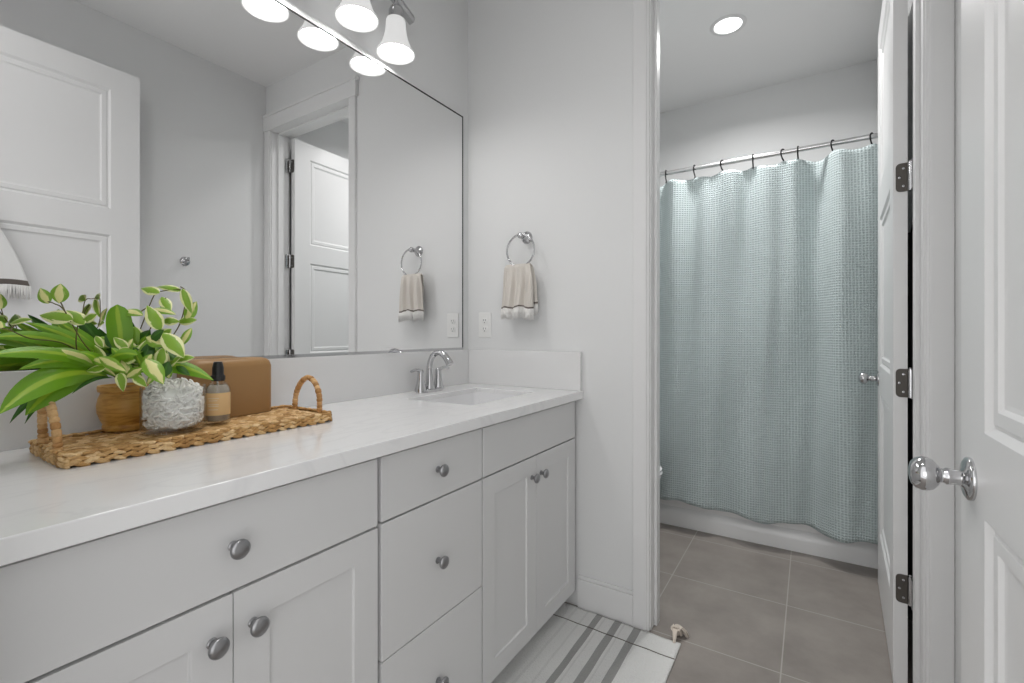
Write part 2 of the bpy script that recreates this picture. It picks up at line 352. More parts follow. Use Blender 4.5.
# local y axis points to -X after the turn, so shift the leaf to lie right of the line
for ch in d1.children: ch.location = (0, -.035, 0)
add_knobs(d1, BW, .912)
for ch in d1.children:
    if ch.name.startswith(('door_knob', 'latch')): ch.location.y -= .035
for z in (.31, .955, 1.60, 2.25):
    h = link('hinge', hinge_leaf(.029, .0445), M['nickeld'], d1)
    h.location = (-.0024, -.035, z); h.rotation_euler = (0, 0, R(90))
    for sx_, sz_ in ((.010, .0275), (.020, 0), (.010, -.0275)):
        link('screw', lathe([(.0038, 0), (.0038, .0006), (.003, .0012), (.0012, .0013), (0, .0006)], 12, False, mtx=Matrix.Translation((sx_, .0001, sz_)) @ Matrix.Rotation(R(-90), 4, 'X')), M['chrome'], h)
    bm = bmesh.new(); lathe([(.0055, -.0445), (.0055, .0445)], 14, True, bm, Matrix.Translation((-.004, -.041, 0)))
    lathe([(.0035, .0445), (.0045, .047), (.002, .050)], 12, True, bm, Matrix.Translation((-.004, -.041, 0)))
    box(bm, -.004 - .03, -.004, -.0435, -.0415, -.0445, .0445)
    b_ = link('hinge_barrel', bm, M['chrome'], h, 40); b_.matrix_parent_inverse = Matrix(); 
    b_.location = h.rotation_euler.to_matrix().inverted() @ Vector((0, .035, 0)); b_.rotation_euler = (0, 0, -R(90))
# entry door: hinged at the near wall, open along the right wall
EW = 0.905
d2 = make_door('door_2', EW, (0.205, 0.118, 0.008), R(90))
for ch in d2.children: ch.location = (0, -.035, 0)
add_knobs(d2, EW, .892)
for ch in d2.children:
    if ch.name.startswith(('door_knob', 'latch')): ch.location.y -= .035
for z in (.31, .955, 1.60, 2.25):
    bm = bmesh.new(); lathe([(.0055, -.0445), (.0055, .0445)], 14, True, bm, Matrix.Translation((-.006, -.041, z)))
    box(bm, -.012, .002, -.034, -.004, z - .0445, z + .0445); link('hinge', bm, M['nickeld'], d2, 40)

# ---------------------------------------------------------------- vanity
CX = -0.805                     # cabinet front plane
def knob_small(par, y, z):
    prof = [(0, 0), (.0085, 0), (.0085, .0015), (.006, .003), (.0055, .012), (.0085, .015), (.0145, .018), (.016, .021), (.0155, .0245), (.011, .0275), (0, .0285)]
    bm = lathe(prof, 28, False, mtx=Matrix.Rotation(R(90), 4, 'Y')); bmesh.ops.remove_doubles(bm, verts=bm.verts, dist=1e-6)
    o = link('knob', bm, M['nickel'], par, 50); o.location = (y, -.0, z); o.rotation_euler = (0, 0, -R(90)); return o
FT = .019                       # door thickness
def front(par, name, y0, y1, z0, z1, shaker=False, knob=None):
    Wd, H = y1 - y0, z1 - z0
    if shaker: bm = panel_slab(Wd, H, FT, [(.062, Wd - .062, .06, H - .06)], [(.0012, .0055)], False)
    else: bm = panel_slab(Wd, H, FT, [], [], False)
    o = link(name, bm, M['cab'], par, bevel=.0012)
    # local x -> world +Y, local y (depth) -> world -X
    o.rotation_euler = (0, 0, R(90)); o.location = (0, y0, z0)
    if knob: knob_small(o, knob[0] - y0, knob[1] - z0)
    return o
def cabinet(name, label, y0, y1):
    t = thing(name, label, 'cabinet', (CX, 0, 0)); xb = WX + .002 - CX; g = .0006
    bm = bmesh.new(); box(bm, xb, -FT - .002, y0 + g, y1 - g, .085, .852)
    bmesh.ops.delete(bm, geom=[f for f in bm.faces if f.normal.z > .5 or (f.calc_center_median().z > .851)], context='FACES_ONLY')
    link('body', bm, M['cab'], t)
    bx('toe_kick', (xb + .05, -.082, y0 + g, y1 - g, 0, .085), M['cab'], t)
    return t
YA, YB, YC, YD = .092, .7245, 1.1085, 1.745
g = .003
c1 = cabinet('vanity_cabinet', 'white vanity cabinet under the plant tray, one wide drawer over two doors', YA, YB)
front(c1, 'drawer', YA + g, YB - g - .006, .695, .843, False, (.4085, .768))
front(c1, 'door', YA + g, .4085 - .001, .075, .690, True, (.376, .625))
front(c1, 'door', .4085 + .001, YB - g - .006, .075, .690, True, (.441, .625))
c2 = cabinet('vanity_drawer_unit', 'white middle vanity unit with a stack of three drawers', YB, YC)
front(c2, 'drawer', YB + g, YC - g, .698, .843, False, (.914, .771))
front(c2, 'drawer', YB + g, YC - g, .386, .693, False, (.914, .538))
front(c2, 'drawer', YB + g, YC - g, .075, .383, False, (.914, .230))
c3 = cabinet('vanity_sink_cabinet', 'white sink cabinet next to the far wall with two tall doors under a plain front', YC, YD + .004)
front(c3, 'false_front', YC + g, YD, .698, .843)
front(c3, 'door', YC + g, 1.4265 - .001, .075, .693, True, (1.394, .625))
front(c3, 'door', 1.4265 + .001, YD, .075, .693, True, (1.459, .625))
# countertop with a rectangular sink cut-out
ZT, ZB = .885, .853
SX0, SX1, SY0, SY1 = -1.215, -.925, 1.215, 1.622
bm = bmesh.new()
xs = [WX + .001, SX0, SX1, -.78]; ys = [YA, SY0, SY1, WY - .001]
def gridtop(z, flip):
    V = {}
    def v(i, j):
        if (i, j) not in V: V[i, j] = bm.verts.new((xs[i], ys[j], z))
        return V[i, j]
    for i in range(3):
        for j in range(3):
            if i == 1 and j == 1: continue
            q = [v(i, j), v(i + 1, j), v(i + 1, j + 1), v(i, j + 1)]; bm.faces.new(q[::-1] if flip else q)
gridtop(ZT, False); gridtop(ZB, True)
for (xa, ya), (xb, yb) in (((xs[0], ys[0]), (xs[3], ys[0])), ((xs[3], ys[0]), (xs[3], ys[3])), ((xs[3], ys[3]), (xs[0], ys[3])), ((xs[0], ys[3]), (xs[0], ys[0])),
                           ((SX0, SY0), (SX0, SY1)), ((SX0, SY1), (SX1, SY1)), ((SX1, SY1), (SX1, SY0)), ((SX1, SY0), (SX0, SY0))):
    n_ = 1; bm.faces.new([bm.verts.new(p) for p in ((xa, ya, ZB), (xb, yb, ZB), (xb, yb, ZT), (xa, ya, ZT))])
for p in (xs, ys): pass
bmesh.ops.remove_doubles(bm, verts=bm.verts, dist=1e-5)
bmesh.ops.dissolve_limit(bm, angle_limit=.01, verts=bm.verts, edges=bm.edges)
tag(link('countertop', bm, M['quartz'], bevel=.002), 'white quartz countertop running over all three vanity units', 'countertop')
tag(bx('backsplash', (WX + .0005, WX + .02, YA, WY - .021, ZT, ZT + .158), M['splash'], None, .0015), 'long white backsplash strip under the mirror', 'backsplash')
tag(bx('side_splash', (WX + .0005, -.785, WY - .02, WY - .0005, ZT, ZT + .158), M['splash'], None, .0015), 'short white splash strip against the far wall beside the sink', 'backsplash')
# sink basin
bm = bmesh.new()
def ringrect(x0, x1, y0, y1, z, r, n=5):
    out = []
    for cx, cy, a in ((x1 - r, y1 - r, 0), (x0 + r, y1 - r, 90), (x0 + r, y0 + r, 180), (x1 - r, y0 + r, 270)):
        out += [(cx + r * cos(R(a + 90 * k / n)), cy + r * sin(R(a + 90 * k / n)), z) for k in range(n + 1)]
    return [bm.verts.new(p) for p in out]
L = [(-.0035, ZT - .017, .012), (-.0045, ZT - .0172, .013), (-.008, ZB - .02, .03), (-.02, ZB - .10, .04), (-.045, ZB - .135, .05), (-.10, ZB - .145, .04)]
rg = [ringrect(SX0 - o_, SX1 + o_, SY0 - o_, SY1 + o_, z, r) for o_, z, r in L]
for a, b2 in zip(rg, rg[1:]):
    for k in range(len(a)): bm.faces.new((a[k], a[(k + 1) % len(a)], b2[(k + 1) % len(a)], b2[k]))
bm.faces.new(rg[-1]); bmesh.ops.recalc_face_normals(bm, faces=bm.faces); bmesh.ops.reverse_faces(bm, faces=bm.faces)
sk = link('sink', bm, M['porc'], smooth=50); md = sk.modifiers.new('s', 'SOLIDIFY'); md.thickness = .0025; md.offset = 1
tag(sk, 'white rectangular undermount sink set in the countertop', 'sink')
o = link('drain', lathe([(.0, .0), (.024, 0), (.024, .002), (.018, .003), (.016, .001), (0, .001)], 24, False), M['chrome'], sk, 40); o.location = (-1.07, 1.418, ZB - .1445)
# faucet
fa = thing('faucet', 'chrome two-handle faucet behind the sink', 'faucet', (-1.292, 1.418, ZT))
bm = bmesh.new()
pts = [(.026 * cos(a) , .058 * (1 if sin(a) > 0 else -1) * abs(sin(a)) ** .6 + .012 * sin(a)) for a in [2 * pi * k / 36 for k in range(36)]]
rr = []
for s, z in ((1, 0), (1, .006), (.9, .011), (.6, .014)): rr.append([bm.verts.new((x * s, y * (1 - (1 - s) * .4), z)) for x, y in pts])
for a, b2 in zip(rr, rr[1:]):
    for k in range(36): bm.faces.new((a[k], a[(k + 1) % 36], b2[(k + 1) % 36], b2[k]))
bm.faces.new(rr[-1]); bm.faces.new(rr[0][::-1]); link('base_plate', bm, M['chrome'], fa, 40)
path = [(0, 0, .008), (0, 0, .05), (-.002, 0, .09), (.004, 0, .122), (.022, 0, .148), (.048, 0, .158), (.074, 0, .150), (.094, 0, .130), (.106, 0, .112)]
def smooth_path(p, n=6):
    p = [Vector(q) for q in p]; out = []
    for i in range(len(p) - 1):
        a, b2, c, d = p[max(i - 1, 0)], p[i], p[i + 1], p[min(i + 2, len(p) - 1)]
        for k in range(n):
            t = k / n; out.append(.5 * ((2 * b2) + (c - a) * t + (2 * a - 5 * b2 + 4 * c - d) * t * t + (3 * b2 - a - 3 * c + d) * t ** 3))
    return out + [p[-1]]
sp = smooth_path(path); n_ = len(sp)
rads = [.018 - .0065 * min(1, i / 10) + .0045 * max(0, (i - n_ * .6) / (n_ * .4)) for i in range(n_)]
bm = tube(sp, rads, 18); lathe([(.025, .006), (.022, .016), (.017, .03)], 20, True, bm); link('spout', bm, M['chrome'], fa, 50)
for sy in (-1, 1):
    h = link('handle', lathe([(.024, .006), (.0235, .012), (.0185, .030), (.0140, .052), (.0128, .072), (.0130, .084), (.009, .091), (.002, .093)], 24), M['chrome'], fa, 50)
    h.location = (0, sy * .052, 0)
    lv = link('lever', tube(smooth_path([(0, 0, .084), (.004, sy * .018, .090), (.006, sy * .038, .092), (.006, sy * .058, .087)], 5), [.0075 - .003 * i / 15 for i in range(16)], 12, sx=1.3), M['chrome'], h, 60)

# ---------------------------------------------------------------- mirror
MZ0, MZ1, MY0, MY1 = ZT + .159, 2.124, .15, 1.722
mr_ = thing('wall_mirror', 'large frameless rectangular mirror above the vanity', 'mirror', (WX, 0, MZ0))
bx('mirror_glass', (.0005, .0055, MY0, MY1, .002, MZ1 - MZ0), M['mirror'], mr_)
bm = bmesh.new(); box(bm, 0.0003, .0065, MY0 - .003, MY1 + .005, MZ1 - MZ0 - .0005, MZ1 - MZ0 + .005); box(bm, 0.0003, .0065, MY1 - .0005, MY1 + .005, .0, MZ1 - MZ0 + .005); box(bm, 0.0003, .0065, MY0 - .0035, MY0 + .0005, .0, MZ1 - MZ0 + .005)
link('edge_strip', bm, M['black'], mr_)
bx('bottom_channel', (0.0003, .010, MY0, MY1, -.0005, .009), M['chrome'], mr_)

# ---------------------------------------------------------------- vanity light
vl = thing('vanity_light', 'chrome four-light vanity bar with lit white bell shades above the mirror', 'light fixture', (WX, .941, 2.30))
bm = bmesh.new(); N = 40; prev = None
def barz(t): return .095 - .05 * (t * t)
for i in range(N + 1):
    t = -1 + 2 * i / N; y = t * .405; z = barz(t); bo = .030 * (1 - t * t)
    cur = [bm.verts.new((x + bo, y, z + dz)) for x, dz in ((.040, -.012), (.062, -.010), (.068, .0), (.064, .016), (.042, .020), (.036, .004))]
    if prev:
        for k in range(6): bm.faces.new((prev[k], prev[(k + 1) % 6], cur[(k + 1) % 6], cur[k]))
    else: bm.faces.new(cur)
    prev = cur
bm.faces.new(prev[::-1]); bmesh.ops.recalc_face_normals(bm, faces=bm.faces); link('bar', bm, M['chrome'], vl, 40)
bx('wall_plate', (.0005, .024, -.115, .115, .035, .15), M['chrome'], vl, .008)
link('post', tube([(.02, 0, .098), (.075, 0, .098)], .011, 14), M['chrome'], vl, 40)
for y in SHADES_Y:
    yy = y - .941; z = barz(yy / .405); bo = .030 * (1 - (yy / .405) ** 2); dz = .009 + .008 * (1 - (yy / .293) ** 2) * 1.125; ax = SHADE_X - WX - .004 + .027 * (1 - (yy / .293) ** 2) * 1.125
    ar = link('arm', tube(smooth_path([(.054 + bo, yy, z + .004), (.062 + bo, yy, z - .010), (ax, yy, z - .03), (ax, yy, dz)], 5), .006, 12), M['chrome'], vl, 50)
    o = link('socket_cap', lathe([(.008, .018), (.020, .012), (.026, -.002), (.026, -.030), (.02, -.032)], 28), M['chrome'], vl, 50); o.location = (ax, yy, dz)
    pr = [(.024, -.030), (.033, -.034), (.0355, -.042), (.037, -.065), (.0395, -.085), (.044, -.105), (.051, -.125), (.060, -.143), (.0675, -.154), (.0690, -.160), (.0655, -.160), (.058, -.146), (.049, -.127), (.042, -.105), (.037, -.08), (.034, -.05)]
    sh = link('shade', lathe(pr, 44, False), M['opal'], vl, 80); sh.location = (ax, yy, dz)
    bb = link('bulb', lathe([(.0, -.154), (.05, -.1535), (.057, -.152), (.05, -.148), (0, -.146)], 36, False), M['bulb'], sh, 60)

# ---------------------------------------------------------------- recessed light
cl = thing('recessed_light', 'round lit recessed downlight in the bath ceiling', 'light fixture', (*CAN, CL))
link('trim_ring', lathe([(.066, -.0005), (.070, -.006), (.088, -.004), (.090, -.0005)], 48, False), M['trim'], cl, 60)
link('lens', lathe([(0.0, -.003), (.066, -.003), (.068, -.001)], 40, False), M['canlens'], cl)

for lx, ly, lb_ in ((-0.55, 2.2, 'added unseen recessed downlight near the toilet, brightening the bath'), (-0.45, 0.50, 'added unseen recessed downlight over the near end of the vanity, brightening the counter')):
    c_ = cl.copy(); C.objects.link(c_); c_.location = (lx, ly, CL); c_['label'] = lb_  # fixture copies for the two added, unseen fill lamps
    for ch in list(cl.children):
        d_ = ch.copy(); C.objects.link(d_); d_.parent = c_

# ---------------------------------------------------------------- curtain rod, hooks, curtain
RY, RZ = 2.85, 2.07
rod = thing('shower_curtain_rod', 'brushed steel shower rod spanning the tub alcove', 'curtain rod', (0, RY, RZ))
link('rod', tube([(WX + .004, 0, 0), (-.45, 0, 0), (WR - .004, 0, 0)], .0125, 18), M['steel'], rod, 50)
for x, s in ((WX, 1), (WR, -1)):
    o = link('flange', lathe([(.0, .0005), (.03, .0005), (.028, .010), (.016, .016), (.014, .03)], 24, mtx=Matrix.Rotation(R(90 * s), 4, 'Y')), M['steel'], rod, 50); o.location = (x, 0, 0)
def rod_x(px):
    u = (px - 512) / F; c, s = cos(YAW), sin(YAW)
    return RY * (u * c - s) / (c + u * s)
vis = [rod_x(p) for p in (666, 694.6, 722.5, 753, 783, 798, 833, 872)]
hooks = [-1.30, -1.15, -1.0, -.86] + vis
names = ['first', 'second', 'third', 'fourth', 'fifth', 'sixth', 'seventh', 'eighth']
hk0 = None
for i, x in enumerate(hooks):
    if hk0 is None:
        p = [(.0, -.0, -.056), (0, .007, -.050), (0, .003, -.040), (0, -.006, -.032), (0, -.0145, -.016), (0, -.0165, 0), (0, -.010, .0135), (0, .002, .0165), (0, .0135, .010), (0, .0165, -.002)]
        hk0 = link('curtain_hook', tube(smooth_path(p, 4), .0036, 8), M['black'], None, 60); o = hk0
    else:
        o = hk0.copy(); C.objects.link(o)
    o.location = (x, RY, RZ); o.rotation_euler = (0, 0, R(random.uniform(-35, 35)))
    o['category'] = 'curtain hook'; o['group'] = 'black curtain hooks on the rod'
    o['label'] = ('black curtain hook on the steel rod, %s visible one from the left' % names[i - 4]) if i >= 4 else 'black curtain hook on the rod hidden behind the doorway wall'
# curtain
X0, X1 = -1.335, .315; NX, NZ = 760, 90
TOPZ = RZ - .046
def interp(x, X=(-.745, -.52, -.38, -.24, -.1, .04, .15, .3), Y=(.04, .013, -.02, -.008, .01, .03, .015, .02)):
    if x <= X[0]: return Y[0]
    for a, b2, c, d in zip(X, X[1:], Y, Y[1:]):
        if x <= b2:
            t = (x - a) / (b2 - a); t = t * t * (3 - 2 * t); return c + (d - c) * t
    return Y[-1]
hk = sorted(hooks + [X1 + .02])
def fold(x, zf):
    """zf 0 top, 1 bottom"""
    a = 1.25 * (0.020 * sin(x * 23 + 1.1 + .5 * zf) + .013 * sin(x * 41 + .6 - .7 * zf) + .008 * sin(x * 9.5 + 2))
    b2 = 0.030 * sin(x * 15.5 + 2.4 + .9 * sin(x * 3)) + .012 * sin(x * 31 + 1.5 * zf)
    y = a * (1 - zf) + b2 * (.35 + .5 * zf)
    e = max(0, (x - .02) / .3); y += -.055 * e * sin(min(1, e) * pi * .9) * 1.0 - .030 * zf * e
    y += .004 * sin(x * 60 + zf * 9) * zf + .0035 * sin(zf * 14 + x * 8)
    return y
bm = bmesh.new(); uvl = bm.loops.layers.uv.new('UVMap'); grid = []
arc = 0; pv = None
def sag(x):
    for a, b2 in zip(hk, hk[1:]):
        if a <= x <= b2:
            t = (x - a) / (b2 - a); return .085 * (b2 - a) * 4 * t * (1 - t) * (1 - .35 * sin(7 * t))
    return .0
us = []
for i in range(NX + 1):
    x = X0 + (X1 - X0) * i / NX; p = Vector((x, fold(x, .5)))
    if pv is not None: arc += (p - pv).length
    pv = p; us.append(arc)
    zb = .145 - .018 * sin(x * 7 + 1.0) - .012 * max(0, x + .3) - .01 * sin(x * 23) + interp(x)
    col = []
    for j in range(NZ + 1):
        f = j / NZ; z = (TOPZ - sag(x)) * (1 - f) + zb * f
        col.append((bm.verts.new((x + .006 * sin(x * 30 + f * 3), -0.055 * (1 - (1 - f) ** 2.5) - .045 * f + fold(x, f), z - RZ)), z))
    grid.append(col)
for i in range(NX):
    for j in range(NZ):
        a, b2, c, d = grid[i][j], grid[i][j + 1], grid[i + 1][j + 1], grid[i + 1][j]
        f = bm.faces.new((a[0], b2[0], c[0], d[0]))
        for lp, (uu, vv) in zip(f.loops, ((us[i], a[1]), (us[i], b2[1]), (us[i + 1], c[1]), (us[i + 1], d[1]))): lp[uvl].uv = (uu, vv)
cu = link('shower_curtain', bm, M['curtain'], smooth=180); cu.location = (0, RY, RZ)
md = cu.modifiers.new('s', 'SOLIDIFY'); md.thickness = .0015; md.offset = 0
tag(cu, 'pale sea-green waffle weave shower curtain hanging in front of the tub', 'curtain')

# ---------------------------------------------------------------- bathtub
TY0, TZ = 2.845, .42
tb = thing('bathtub', 'white bathtub with a plain apron, mostly behind the shower curtain', 'bathtub', (0, TY0, 0))
bm = bmesh.new()
prof = [(-.035, 0), (-.035, .055), (-.030, .085), (-.012, .105), (-.006, .36), (-.03, .385), (-.03, TZ - .01), (-.02, TZ)]
pr_ = [[bm.verts.new((x, y, z)) for y, z in prof] for x in (WX + .003, WR - .003)]
for k in range(len(prof) - 1): bm.faces.new((pr_[0][k], pr_[1][k], pr_[1][k + 1], pr_[0][k + 1]))
link('apron', bm, M['tub'], tb, 40)
bm = bmesh.new(); x0, x1, y0, y1 = WX + .003, WR - .003, -.02, BY - TY0 - .003
L = [(0, TZ, .01), (.075, TZ, .10), (.095, TZ - .03, .12), (.13, .12, .13), (.19, .09, .12)]
rg = []
for o_, z, r in L: rg.append(ringrect(x0 + o_, x1 - o_, y0 + o_, y1 - o_, z, r))
for a, b2 in zip(rg, rg[1:]):
    for k in range(len(a)): bm.faces.new((a[k], a[(k + 1) % len(a)], b2[(k + 1) % len(a)], b2[k]))
bm.faces.new(rg[-1]); bmesh.ops.recalc_face_normals(bm, faces=bm.faces); link('basin', bm, M['tub'], tb, 40)

# ---------------------------------------------------------------- toilet (its bowl just peeps past the doorway)
to = thing('toilet', 'white toilet beyond the doorway wall, only the bowl front showing', 'toilet', (WX + .012, 2.415, 0))
def oval(cx, a, b2, z, n=36, sq=.0): return [(cx + a * cos(2 * pi * k / n) * (1.0 if cos(2 * pi * k / n) > 0 else .8), b2 * sin(2 * pi * k / n), z) for k in range(n)]
def loft(rings, capb=True, capt=True):
    bm = bmesh.new(); rr = [[bm.verts.new(p) for p in r_] for r_ in rings]; n = len(rr[0])
    for a, b2 in zip(rr, rr[1:]):
        for k in range(n): bm.faces.new((a[k], a[(k + 1) % n], b2[(k + 1) % n], b2[k]))
    if capb: bm.faces.new(rr[0][::-1])
    if capt: bm.faces.new(rr[-1])
    return bm
link('bowl', loft([oval(.34, .24, .11, 0), oval(.34, .235, .105, .05), oval(.36, .20, .10, .14), oval(.40, .25, .14, .25), oval(.43, .275, .175, .34), oval(.44, .28, .182, .385), oval(.44, .27, .175, .395)]), M['porc'], to, 50)
link('seat', loft([oval(.44, .283, .186, .396), oval(.44, .287, .19, .405), oval(.44, .28, .184, .414)]), M['porc'], to, 50)
link('lid', loft([oval(.44, .280, .184, .415), oval(.44, .284, .188, .425), oval(.44, .265, .17, .436), oval(.44, .1, .06, .44)]), M['porc'], to, 50)
bx('tank', (.0, .19, -.19, .19, .40, .74), M['porc'], to, .02); bx('tank_lid', (-.004, .2, -.2, .2, .741, .775), M['porc'], to, .008)
bx('tank_foot', (.02, .26, -.09, .09, .30, .3995), M['porc'], to, .02)

# ---------------------------------------------------------------- towel ring and towel
TX, TZr = -1.046, 1.537
tr = thing('towel_ring', 'polished chrome towel ring on the far wall above the outlet', 'towel ring', (TX, WY, TZr))
link('mount', lathe([(0, .0005), (.027, .0005), (.0275, .004), (.023, .010), (.014, .013), (.0105, .016), (.0105, .048), (.013, .052), (.013, .060), (.009, .065), (0, .066)], 32, False, mtx=Matrix.Rotation(R(90), 4, 'X')), M['chrome'], tr, 50)
RR = .068
o = link('ring', tube([(RR * sin(a), -.057, -RR * cos(a) + RR * 1 - RR) for a in [2 * pi * k / 64 for k in range(64)]], .0042, 10, True), M['chrome'], tr, 60)
o.location = (0, 0, -RR + .004)
def towel(name, label, cx, cy, ztop, w_top, w_bot, ln, back_ln, m, parent=None, gap=.012, rot=0, seedv=1, hook=False, amp=1.0, st=(.003, .011), fl=(.036, .046)):
    rnd = random.Random(seedv)
    t = thing(name, label, 'towel', (cx, cy, ztop), rot)
    bm = bmesh.new(); NU, NV = 48, 110; rows = []
    tot = ln + back_ln
    for j in range(NV + 1):
        s = j / NV * tot - back_ln                                # <0 back layer, >0 front layer
        row = []
        d = abs(s); f = min(1, d / (ln if s > 0 else back_ln)); e = min(1, d / .09)
        ww = w_top + (w_bot - w_top) * (f ** .6 if not hook else f) * (1 if s > 0 else .86)
        z = -max(0, d - .012) if d > .012 else 0
        yo = -gap * max(-1, min(1, s / .012)); z += -.0 if d > .012 else .0
        z = -d + .004 if d > .01 else .004 - d
        for i in range(NU + 1):
            u = i / NU * 2 - 1
            fo = amp * (.012 * sin(u * 9.5 + (1 if s > 0 else 2.4)) * (1 - .45 * f) + .005 * sin(u * 19 + 2 + s * 10))
            x = u * ww / 2 + .006 * sin(d * 17 + u) + (0.012 * f if s < 0 else 0)
            row.append(bm.verts.new((x, yo + (-fo if s > 0 else fo * .5) * e - (.006 * f if s > 0 else 0), z - .006 * abs(u) * f + .004 * sin(u * 6) * f)))
        rows.append(row)
    for j in range(NV):
        s = (j + .5) / NV * tot - back_ln; dd = (ln - s) if s > 0 else (back_ln + s)
        for i in range(NU):
            f = bm.faces.new((rows[j][i], rows[j + 1][i], rows[j + 1][i + 1], rows[j][i + 1]))
            f.material_index = 1 if st[0] < dd < st[1] else 0
    ends = [[v.co.copy() for v in rows[0]], [v.co.copy() for v in rows[-1]]]
    b_ = link('cloth', bm, [m, M['stripe']], t, 180); md = b_.modifiers.new('s', 'SOLIDIFY'); md.thickness = .003
    for row in ends:
        bm = bmesh.new()
        for i in range(len(row) - 1):
            for q in range(3):
                p = row[i].lerp(row[i + 1], q / 3); L_ = rnd.uniform(*fl)
                dx, dy = rnd.uniform(-.006, .006), rnd.uniform(-.006, .004)
                tube([p + Vector((0, 0, .002)), p + Vector((dx * .4, dy, -L_ * .5)), p + Vector((dx, dy * .5, -L_))], .0019, 4, bm=bm)
        link('fringe', bm, M['fringe'], t, 180)
    return t
towel('hand_towel', 'beige fringed hand towel with a dark stripe draped through the towel ring', TX - .010, WY - .057, TZr - 2 * RR + .012, .105, .172, .190, .168, M['towel'], seedv=3)
# hook on the right wall
hkw = thing('robe_hook', 'small round chrome robe hook on the right wall, seen in the mirror', 'hook', (WR, 1.287, 1.537))
link('rosette', lathe([(0, .0005), (.026, .0005), (.026, .005), (.018, .010), (0, .012)], 28, False, mtx=Matrix.Rotation(R(-90), 4, 'Y')), M['chrome'], hkw, 50)
link('prong', tube(smooth_path([(-.008, 0, 0), (-.03, 0, -.002), (-.045, 0, .006), (-.05, 0, .02)], 5), [.008 - .002 * i / 15 for i in range(15)] + [.0075], 12), M['chrome'], hkw, 60)
# hook and towel on the open entry door (seen only in the mirror)
hd = thing('door_hook', 'chrome hook on the open entry door holding the white towel', 'hook', (.2045, .415, 1.80))
link('rosette', lathe([(0, .0003), (.02, .0003), (.02, .004), (0, .007)], 24, False, mtx=Matrix.Rotation(R(-90), 4, 'Y')), M['chrome'], hd, 50)
link('prong', tube(smooth_path([(-.004, 0, 0), (-.035, 0, -.004), (-.052, 0, .004), (-.055, 0, .022)], 5), .005, 10), M['chrome'], hd, 60)
towel('bath_towel', 'white towel with dark stripe on the entry door, seen at the mirror left edge', .186, .415, 1.80, .03, .40, .475, .42, M['towelw'], rot=R(-90), gap=.007, seedv=9, hook=True, amp=.3, st=(.004, .028), fl=(.050, .062))

rb = thing('added_gap_cloth', 'dark cloth added behind the open bath door to blacken the hinge gap', 'robe', (.318, 2.30, 1.50))  # added dark cloth with loop and peg, makes the hinge gap read black
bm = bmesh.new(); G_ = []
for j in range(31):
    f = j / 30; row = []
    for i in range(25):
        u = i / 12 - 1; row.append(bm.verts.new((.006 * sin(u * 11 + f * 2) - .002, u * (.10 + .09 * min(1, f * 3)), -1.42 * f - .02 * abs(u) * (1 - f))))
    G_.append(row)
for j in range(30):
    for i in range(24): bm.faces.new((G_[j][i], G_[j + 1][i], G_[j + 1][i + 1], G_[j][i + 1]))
o = link('dark_sheet', bm, cloth('black_cloth', (.012, .011, .010)), rb, 180); md = o.modifiers.new('s', 'SOLIDIFY'); md.thickness = .008
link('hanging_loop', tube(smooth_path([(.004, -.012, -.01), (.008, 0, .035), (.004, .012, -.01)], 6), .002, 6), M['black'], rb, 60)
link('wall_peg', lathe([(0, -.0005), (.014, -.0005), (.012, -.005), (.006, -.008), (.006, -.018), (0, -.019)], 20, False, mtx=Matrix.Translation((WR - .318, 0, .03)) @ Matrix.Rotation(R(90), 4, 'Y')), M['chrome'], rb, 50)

# ---------------------------------------------------------------- outlet
ol = thing('wall_outlet', 'white duplex outlet on the far wall below the towel', 'outlet', (-1.271, WY, 1.157))
bx('cover_plate', (-.035, .035, -.005, -.0004, -.0575, .0575), M['plate'], ol, .002)
for dz in (.0195, -.0195):
    bm = bmesh.new(); lathe([(.0165, 0), (.0165, .002), (.0155, .0025)], 28, True, bm, Matrix.Translation((0, -.005, dz)) @ Matrix.Rotation(R(90), 4, 'X') @ Matrix.Diagonal((1, .85, 1, 1)))
    s_ = link('socket', bm, M['plate'], ol, 40)
    bm = bmesh.new()
    for dx, h in ((-.006, .0045), (.006, .0038)): box(bm, dx - .0011, dx + .0011, -.0079, -.0074, dz - h + .003, dz + h + .003)
    lathe([(.0024, 0), (.0024, .0004)], 12, True, bm, Matrix.Translation((0, -.0075, dz - .008)) @ Matrix.Rotation(R(90), 4, 'X'))
    link('slots', bm, M['dark'], s_)
link('screw', lathe([(.003, 0), (.0028, .001), (0, .0012)], 12, False, mtx=Matrix.Translation((0, -.005, 0)) @ Matrix.Rotation(R(90), 4, 'X')), M['plate'], ol)

# ---------------------------------------------------------------- woven tray
TR = (-1.186, .537)                         # centre
tw, tl = .232, .545
tray = thing('woven_tray', 'rectangular woven seagrass tray with two loop handles on the countertop', 'tray', (*TR, ZT), R(-1.0))
def rrect(hx, hy, r, n):
    """closed path with equal arc steps"""
    seg = []
    P_ = []
    for cx, cy, a in ((hx - r, hy - r, 0), (-hx + r, hy - r, 90), (-hx + r, -hy + r, 180), (hx - r, -hy + r, 270)):
        P_ += [Vector((cx + r * cos(R(a + 10 * k)), cy + r * sin(R(a + 10 * k)), 0)) for k in range(10)]
    P_.append(P_[0]); ln = [0]
    for a, b2 in zip(P_, P_[1:]): ln.append(ln[-1] + (b2 - a).length)
    out = []; j = 0
    for i in range(n):
        s = ln[-1] * i / n
        while ln[j + 1] < s: j += 1
        t = (s - ln[j]) / (ln[j + 1] - ln[j]); p = P_[j].lerp(P_[j + 1], t); d = (P_[j + 1] - P_[j]).normalized()
        out.append((p, Vector((d.y, -d.x, 0)), s))
    return out, ln[-1]
